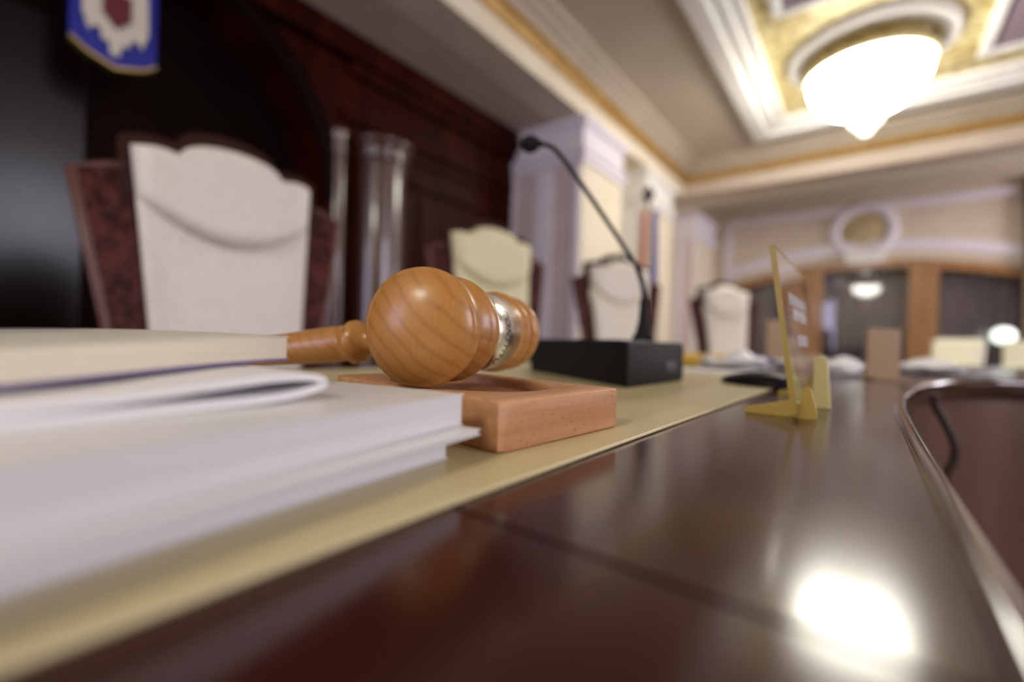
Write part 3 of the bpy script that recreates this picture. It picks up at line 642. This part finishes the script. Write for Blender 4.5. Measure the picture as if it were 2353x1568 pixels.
# ------------------------------------------------------------------ acrylic name plate on two feet
t = thing('name_plate', 'clear acrylic name plate with yellow edges on the bare mahogany', 'name plate', (-0.0385, 0.377, DESK))
H_, LN = 0.1255, 0.205; tilt = math.atan2(0.0175, 0.1255)
tm = Matrix.Rotation(-tilt, 4, 'Y')
def tb(*a): return box(*a, mtx=tm)
def tprism(pts, x0, x1):
    bm = prism(pts, x0, x1, 'YZ'); bmesh.ops.transform(bm, matrix=tm, verts=bm.verts); return bm
LB = 0.275                                   # the foot of the plate is longer than its top
def far(z): return LB + (LN-LB)*z/H_
obj('panel', tprism([(0.0012, 0.0055), (far(0.0055)-0.0012, 0.0055), (LN-0.0012, H_), (0.0012, H_)], -0.0017, 0.0017), M['acrylic'], t)
obj('near_edge', tb(-0.0019, 0.0019, 0.0, 0.0012, 0.004, H_+0.001), M['acrylic_edge'], t)
obj('far_edge', tprism([(far(0.004)-0.0012, 0.004), (far(0.004), 0.004), (LN, H_+0.001), (LN-0.0012, H_+0.001)], -0.0019, 0.0019), M['acrylic_edge'], t)
obj('top_edge', tb(-0.0019, 0.0019, 0.0012, LN-0.0012, H_, H_+0.001), M['acrylic_edge'], t)
bm = bmesh.new(); random.seed(3)
for z, a, b in ((0.086, 0.045, 0.165), (0.074, 0.06, 0.15), (0.052, 0.07, 0.14)):    # frosted strokes, too soft to read
    y = a
    while y < b:
        w_ = random.uniform(0.004, 0.008); bm_box(bm, 0.0017, 0.0019, y, y+w_*0.35, z, z+0.009, tm); bm_box(bm, 0.0017, 0.0019, y, y+w_*0.8, z+random.choice((0, 0.004, 0.008)), z+0.0095, tm); y += w_+0.0025
obj('lettering', bm, M['frost'], t)
obj('support', prism([(0.0035, 0.0), (0.0165, 0.0), (0.0135, 0.040), (0.010, 0.045), (0.0035, 0.043)], 0.085, 0.091, 'XZ'), M['acrylic_pale'], t, bevel=0.001)
foot = [(-0.034, 0.0), (0.012, 0.0), (0.0125, 0.004), (0.0085, 0.021), (0.006, 0.023), (0.0028, 0.021), (0.0020, 0.011), (-0.004, 0.0125), (-0.034, 0.0045)]
for y in (0.010, 0.175): obj('foot', prism(foot, y, y+0.004, 'XZ'), M['acrylic_edge'], t, bevel=0.0005)

# ------------------------------------------------------------------ small things further along the desk
bm = bmesh.new(); bmesh.ops.create_uvsphere(bm, u_segments=32, v_segments=16, radius=1.0)
for v in bm.verts:
    x, y, z = v.co
    v.co = Vector((x*0.034*(1+0.08*y), y*0.052, (max(z, -0.15)+0.15)*0.0145*(1-0.25*y)))
o = obj('computer_mouse', bm, M['black'], smooth=True); o.location = (-0.108, 0.645, MAT); o.rotation_euler = (0, 0, R(48))
tag(o, 'black computer mouse on the mat edge left of the name plate', 'computer mouse')
t = thing('folder', 'yellow folder with a blue end lying beyond the microphone', 'folder', (-0.36, 1.33, DESK+0.0006), R(0))
obj('card', box(-0.11, 0.10, -0.10, 0.14, 0.0, 0.020), M['folder_yellow'], t, bevel=0.002)
obj('spine', box(0.10, 0.15, -0.10, 0.14, 0.0, 0.018), M['folder_blue'], t, bevel=0.002)
def sheets(name, label, x, y, rz, L_, W_, n_, lift):
    t = thing(name, label, 'papers', (x, y, DESK), R(rz), 'loose white papers along the desk')
    random.seed(int(x*1000)+int(y*77))
    for k in range(n_):
        bm = bmesh.new(); G = []
        a = random.uniform(-0.25, 0.25)
        for i in range(9):
            row = []
            for j in range(7):
                u_, v_ = (i/8-0.5)*L_, (j/6-0.5)*W_
                z = 0.0012 + k*0.006 + lift*(0.5+0.5*math.sin(i*0.9+k*1.7))*(0.5+0.5*math.cos(j*0.8+k))*(k+1)/n_
                row.append(bm.verts.new((u_*math.cos(a)-v_*math.sin(a), u_*math.sin(a)+v_*math.cos(a), z)))
            G.append(row)
        for i in range(8):
            for j in range(6): bm.faces.new((G[i][j], G[i+1][j], G[i+1][j+1], G[i][j+1]))
        o = obj('sheet', bm, M['paper'], t, smooth=True)
        s_ = o.modifiers.new('solid', 'SOLIDIFY'); s_.thickness = 0.0006
sheets('papers', 'ruffled white papers behind the computer mouse', -0.22, 1.05, 20, 0.12, 0.14, 3, 0.03)
sheets('papers', 'white papers seen behind the far edge of the name plate', -0.115, 1.30, 5, 0.13, 0.15, 3, 0.022)
sheets('papers', 'white papers left of the tan card at the desk bend', -0.06, 1.07, -10, 0.10, 0.10, 3, 0.022)
sheets('papers', 'white papers right of the tan card at the desk bend', 0.12, 1.36, 35, 0.15, 0.15, 3, 0.02)
tag(obj('paper_sheet', prism([(-0.335, 0.80), (-0.150, 0.84), (-0.165, 0.945), (-0.34, 0.915)], MAT+0.0002, MAT+0.0016), M['paper']), 'flat white paper on the far end of the cream mat', 'paper', 'loose white papers along the desk')
def card(label, x, y, rz, w_, h_):
    t = thing('card_stand', label, 'card', (x, y, DESK), R(rz), 'tan cards standing on the desk')
    obj('panel', box(-w_/2, w_/2, -0.003, 0.003, 0.003, h_), M['tan_card'], t, bevel=0.001)
    obj('foot', box(-w_/2, w_/2, -0.02, 0.02, 0, 0.004), M['tan_card'], t, bevel=0.001)
card('tan upright card standing at the bend of the desk', 0.022, 0.99, 38, 0.056, 0.085)
card('tan upright card standing behind the near edge of the name plate', -0.20, 1.50, 38, 0.07, 0.125)

# ------------------------------------------------------------------ judges' chairs
def make_chair(label, leather):
    """faces +x ; back in the y-z plane"""
    t = thing('judge_chair', label, 'chair', (0, 0, 0), 0, 'high-backed judges chairs along the mahogany wall')
    B = EYE      # heights below are given from the lens height
    def top(y):  # crest line of the leather panel
        a = abs(y)
        if a < 0.108: return 0.421 + 0.050*math.sqrt(max(1-(a/0.110)**2, 0))
        return 0.421 + 0.010*math.sin((a-0.108)/0.097*math.pi) - 0.003*((a-0.108)/0.097)
    def halfw(z): return 0.168 + (0.205-0.168)*min(max((z+0.05)/0.47, 0), 1.1)
    # leather panel: grid with padded front
    nY, nZ = 60, 26
    def panel(z_lo_fn, z_hi_fn, x_back, puff, inset=0.0):
        bm = bmesh.new(); F = []; Bk = []
        for j in range(nZ+1):
            rf, rb = [], []
            for i in range(nY+1):
                s = -1+2*i/nY
                yy = s*0.2
                zl, zh = z_lo_fn(yy), z_hi_fn(yy)
                z = zl+(zh-zl)*j/nZ
                y = s*(halfw(z)-inset)
                ex = 1-abs(s)**6; ez = 1-abs(2*j/nZ-1)**8
                x = x_back + 0.012 + puff*max(ex*ez, 0)**0.6
                lean = -0.10*(z-0.1)
                rf.append(bm.verts.new((x+lean, y, B+z))); rb.append(bm.verts.new((x_back+lean, y, B+z)))
            F.append(rf); Bk.append(rb)
        for j in range(nZ):
            for i in range(nY):
                bm.faces.new((F[j][i], F[j][i+1], F[j+1][i+1], F[j+1][i])); bm.faces.new((Bk[j][i], Bk[j][i+1], Bk[j+1][i+1], Bk[j+1][i]))
        for j in range(nZ):
            for i in (0, nY): bm.faces.new((F[j][i], F[j+1][i], Bk[j+1][i], Bk[j][i]))
        for i in range(nY):
            for j in (0, nZ): bm.faces.new((F[j][i], F[j][i+1], Bk[j][i+1], Bk[j][i]))
        return bm
    roll_ = lambda y: 0.205 + 0.085*(y/0.19)**2
    obj('back_pad', panel(lambda y: -0.30, lambda y: roll_(y)+0.02, 0.0, 0.022), leather, t, smooth=True)
    obj('head_pad', panel(roll_, top, 0.0, 0.045), leather, t, smooth=True)
    # carved wooden frame behind and round it
    def frame_side(s):
        pts_ = [(s*0.150, -0.35), (s*0.205, -0.35), (s*0.243, 0.02), (s*0.300, 0.345), (s*0.205, 0.365), (s*0.165, 0.0)]
        return prism(pts_ if s > 0 else pts_[::-1], -0.035, -0.004, 'YZ')
    for s in (-1, 1):
        bm = frame_side(s)
        for v in bm.verts: v.co = Vector((v.co.x - 0.10*(v.co.z-0.1), v.co.y, v.co.z+B))
        obj('side_wing', bm, M['chair_wood'], t, bevel=0.006)
        path = [(-0.012-0.10*(z-0.1), s*y, B+z) for y, z in ((0.206, -0.35), (0.245, 0.02), (0.302, 0.345), (0.25, 0.362), (0.212, 0.372))]
        obj('wing_bead', tube(path, 0.011, 8), M['bead_wood'], t, smooth=True)
    ys = [-0.225+0.45*i/30 for i in range(31)]
    crest = [(y, top(y*0.92)+0.028+0.012*math.cos(y/0.225*math.pi/2)) for y in ys]
    bm = prism([(0.225, 0.30)] + [(-0.225, 0.30)] + crest, -0.04, -0.002, 'YZ')
    for v in bm.verts: v.co = Vector((v.co.x - 0.10*(v.co.z-0.1), v.co.y, v.co.z+B))
    obj('crest', bm, M['chair_rail'], t, bevel=0.006)
    bm = box(-0.032, -0.002, -0.17, 0.17, B-0.40, B+0.40)
    for v in bm.verts: v.co.x -= 0.10*(v.co.z-B-0.1)
    obj('back_board', bm, M['chair_wood'], t)
    # seat, arms, legs (mostly below the desk)
    obj('seat', box(0.02, 0.50, -0.25, 0.25, 0.40, 0.50), leather, t, bevel=0.03, segs=3)
    obj('seat_rail', box(-0.02, 0.49, -0.26, 0.26, 0.33, 0.40), M['chair_wood'], t, bevel=0.008)
    for s in (-1, 1):
        obj('armrest', tube(smooth_path([(0.03, s*0.25, 0.70), (0.22, s*0.29, 0.69), (0.40, s*0.30, 0.66), (0.42, s*0.29, 0.52), (0.40, s*0.26, 0.40)], 5), 0.02, 10), M['chair_wood'], t, smooth=True)
        for x, dx in ((0.0, -0.04), (0.45, 0.02)):
            obj('leg', tube([(x, s*0.23, 0.36), (x+dx*0.3, s*0.235, 0.2), (x+dx, s*0.24, 0.0)], [0.026, 0.021, 0.016], 10), M['chair_wood'], t, smooth=True)
    return t
ch1 = make_chair('nearest high-backed judge chair in pale cream leather, below the blue emblem', M['cream'])
ch1.location = (-1.30, 0.483, 0); ch1.rotation_euler = (0, 0, R(-4))
ch2 = make_chair('ivory leather judge chair half hidden by the gavel, second along the wall', M['cream_y'])
ch2.location = (-1.25, 1.475, 0); ch2.rotation_euler = (0, 0, R(-14))
ch3 = make_chair('third judge chair in cream leather with lamplight in its tone, in front of the white pilasters', M['cream_w'])
ch3.location = (-1.13, 2.47, 0); ch3.rotation_euler = (0, 0, R(-30))
dup(ch3, (-0.89, 3.93, 0), R(-42), 'farthest judge chair in cream leather with lamplight in its tone, below the corner of the window wall')

# cream armchairs beyond the bend of the desk
def arm_chair(x, y, rz, label):
    t = thing('armchair', label, 'armchair', (x, y, 0), R(rz), 'low ivory armchairs by the windows')
    bm = bmesh.new(); bm_box(bm, -0.19, 0.19, -0.06, 0.06, 0.40, 0.93)
    for v in bm.verts:
        if v.co.z > 0.8: v.co.y += 0.08; v.co.x *= 1.02
    obj('backrest', bm, M['ivory'], t, bevel=0.05, segs=4)
    obj('lumbar_pad', box(-0.175, 0.175, -0.10, -0.04, 0.45, 0.68), M['ivory'], t, bevel=0.03, segs=3)
    obj('seat', box(-0.20, 0.20, -0.50, 0.0, 0.34, 0.46), M['ivory'], t, bevel=0.04, segs=3)
    for s in (-1, 1):
        obj('armrest', box(s*0.215-0.025, s*0.215+0.025, -0.45, 0.0, 0.30, 0.58), M['ivory'], t, bevel=0.02, segs=3)
        for yy in (-0.42, 0.0): obj('leg', tube([(s*0.18, yy, 0.34), (s*0.19, yy, 0.0)], [0.02, 0.014], 8), M['chair_wood'], t, smooth=True)
    return t
a1 = arm_chair(0.69, 6.20, -22, 'brightly lit ivory armchair below the right window post')
dup(a1, (1.30, 6.85, 0), R(-18), 'ivory armchair cut by the right edge of the view, beyond the desk')

cp = smooth_path([(0.080, 0.895, EYE-0.064), (0.081, 0.897, EYE-0.080), (0.091, 0.90, EYE-0.102), (0.1030, 0.90, EYE-0.1345), (0.1018, 0.90, EYE-0.1605), (0.094, 0.90, EYE-0.1835), (0.088, 0.92, EYE-0.26), (0.09, 0.95, EYE-0.5), (0.12, 0.93, 0.004)], 6)
tag(obj('cable', tube(cp, 0.0055, 8), M['cable'], smooth=True), 'dark cable looping against the curved brown desk front', 'cable')

# ------------------------------------------------------------------ wall emblem
t = thing('wall_emblem', 'blue bordered shield emblem hanging on the mahogany above the first chair', 'emblem', (XW+0.02, 0.52, EYE+1.46), 0)
def shield(k, ztop=0.25): return [(-0.16*k, ztop*k), (-0.155*k, -0.16*k), (-0.03*k, -0.235*k), (0.03*k, -0.245*k), (0.155*k, -0.20*k), (0.16*k, ztop*k)]
def shield(k): return [(-0.155*k, 0.27*k), (-0.155*k, -0.175*k), (-0.10*k, -0.215*k), (0.0, -0.25*k), (0.10*k, -0.215*k), (0.155*k, -0.175*k), (0.155*k, 0.27*k)]
obj('shield', prism(shield(1.0), 0.0, 0.05, 'YZ'), M['blue'], t, bevel=0.006)
obj('rim', prism([(-0.155, -0.175), (-0.10, -0.215), (0, -0.25), (0.10, -0.215), (0.155, -0.175), (0.155, -0.187), (0.10, -0.228), (0, -0.263), (-0.10, -0.228), (-0.155, -0.187)], 0.0, 0.055, 'YZ'), M['gilt'], t)
eagle = [(-0.03, 0.20), (-0.012, 0.235), (0.02, 0.23), (0.03, 0.20), (0.06, 0.13), (0.085, 0.17), (0.115, 0.12), (0.118, -0.05), (0.095, -0.13), (0.075, -0.10), (0.055, -0.11), (0.045, -0.15), (0.02, -0.15), (0.012, -0.205), (-0.02, -0.205), (-0.025, -0.15), (-0.05, -0.15), (-0.055, -0.11), (-0.075, -0.10), (-0.095, -0.13), (-0.118, -0.05), (-0.115, 0.12), (-0.085, 0.17), (-0.06, 0.13)]
obj('eagle', prism(eagle, 0.05, 0.066, 'YZ'), M['emblem_cream'], t, bevel=0.003)
obj('breast_shield', prism([(-0.05, 0.08), (-0.05, -0.03), (0, -0.085), (0.05, -0.03), (0.05, 0.08)], 0.066, 0.078, 'YZ'), M['emblem_red'], t, bevel=0.003)

# ------------------------------------------------------------------ flag on its pole
t = thing('flag', 'blue, yellow and red flag hanging from a dark pole before the pilaster', 'flag', (-1.905, 4.787, 0))
obj('pole', tube([(0, 0, 0.02), (0, 0, EYE+1.52)], 0.014, 12), M['chair_wood'], t, smooth=True)
obj('base', lathe([(0.0, 0.0), (0.16, 0.0), (0.16, 0.03), (0.05, 0.06), (0.02, 0.10), (0, 0.10)], 28), M['chair_wood'], t, smooth=True)
obj('finial', lathe([(0, EYE+1.72), (0.02, EYE+1.68), (0.06, EYE+1.62), (0.062, EYE+1.58), (0.03, EYE+1.54), (0.018, EYE+1.50), (0, EYE+1.50)], 24), M['black_gloss'], t, smooth=True)
def drape(cx, w_, m_, ztop, zbot, ph, name):
    rows = []
    for k in range(12):
        z = ztop+(zbot-ztop)*k/11; sp = 0.8+0.2*min(k/6, 1)
        rows.append([Vector((r0.x, r0.y, 0))*(cx*sp + w_*sp*(i/14-0.5)) + Vector((f0.x, f0.y, 0))*(0.010*math.sin(i*0.9+ph+k*0.05)-0.035) + Vector((0, 0, z)) for i in range(15)])
    o = obj(name, loft(rows, False, closed=False), m_, t, smooth=True); o.modifiers.new('s', 'SOLIDIFY').thickness = 0.003
drape(-0.062, 0.060, M['flag_red'], EYE+1.42, 0.30, 0.0, 'red_stripe')
drape(0.0, 0.07, M['flag_yellow'], EYE+1.42, 0.30, 1.0, 'yellow_stripe')
drape(0.078, 0.080, M['flag_blue'], EYE+1.42, 0.30, 2.2, 'blue_stripe')

# ------------------------------------------------------------------ globe added in place of a reflection in the right window
t = thing('reflection_globe', 'small glowing pale green globe added for a reflection in the right window pane', 'lamp', (1.42, 8.7, 0))
obj('globe', lathe([(0.0, EYE+0.10)] + [(0.12*math.sin(R(a)), EYE+0.21-0.11*math.cos(R(a))) for a in range(15, 166, 15)] + [(0.0, EYE+0.32)], 28), M['globe'], t, smooth=True)
obj('stand', tube([(0, 0, 0.03), (0, 0, EYE+0.11)], 0.015, 10), M['black_gloss'], t, smooth=True)
obj('base', lathe([(0, 0), (0.14, 0), (0.14, 0.02), (0.02, 0.05), (0, 0.05)], 24), M['black_gloss'], t, smooth=True)
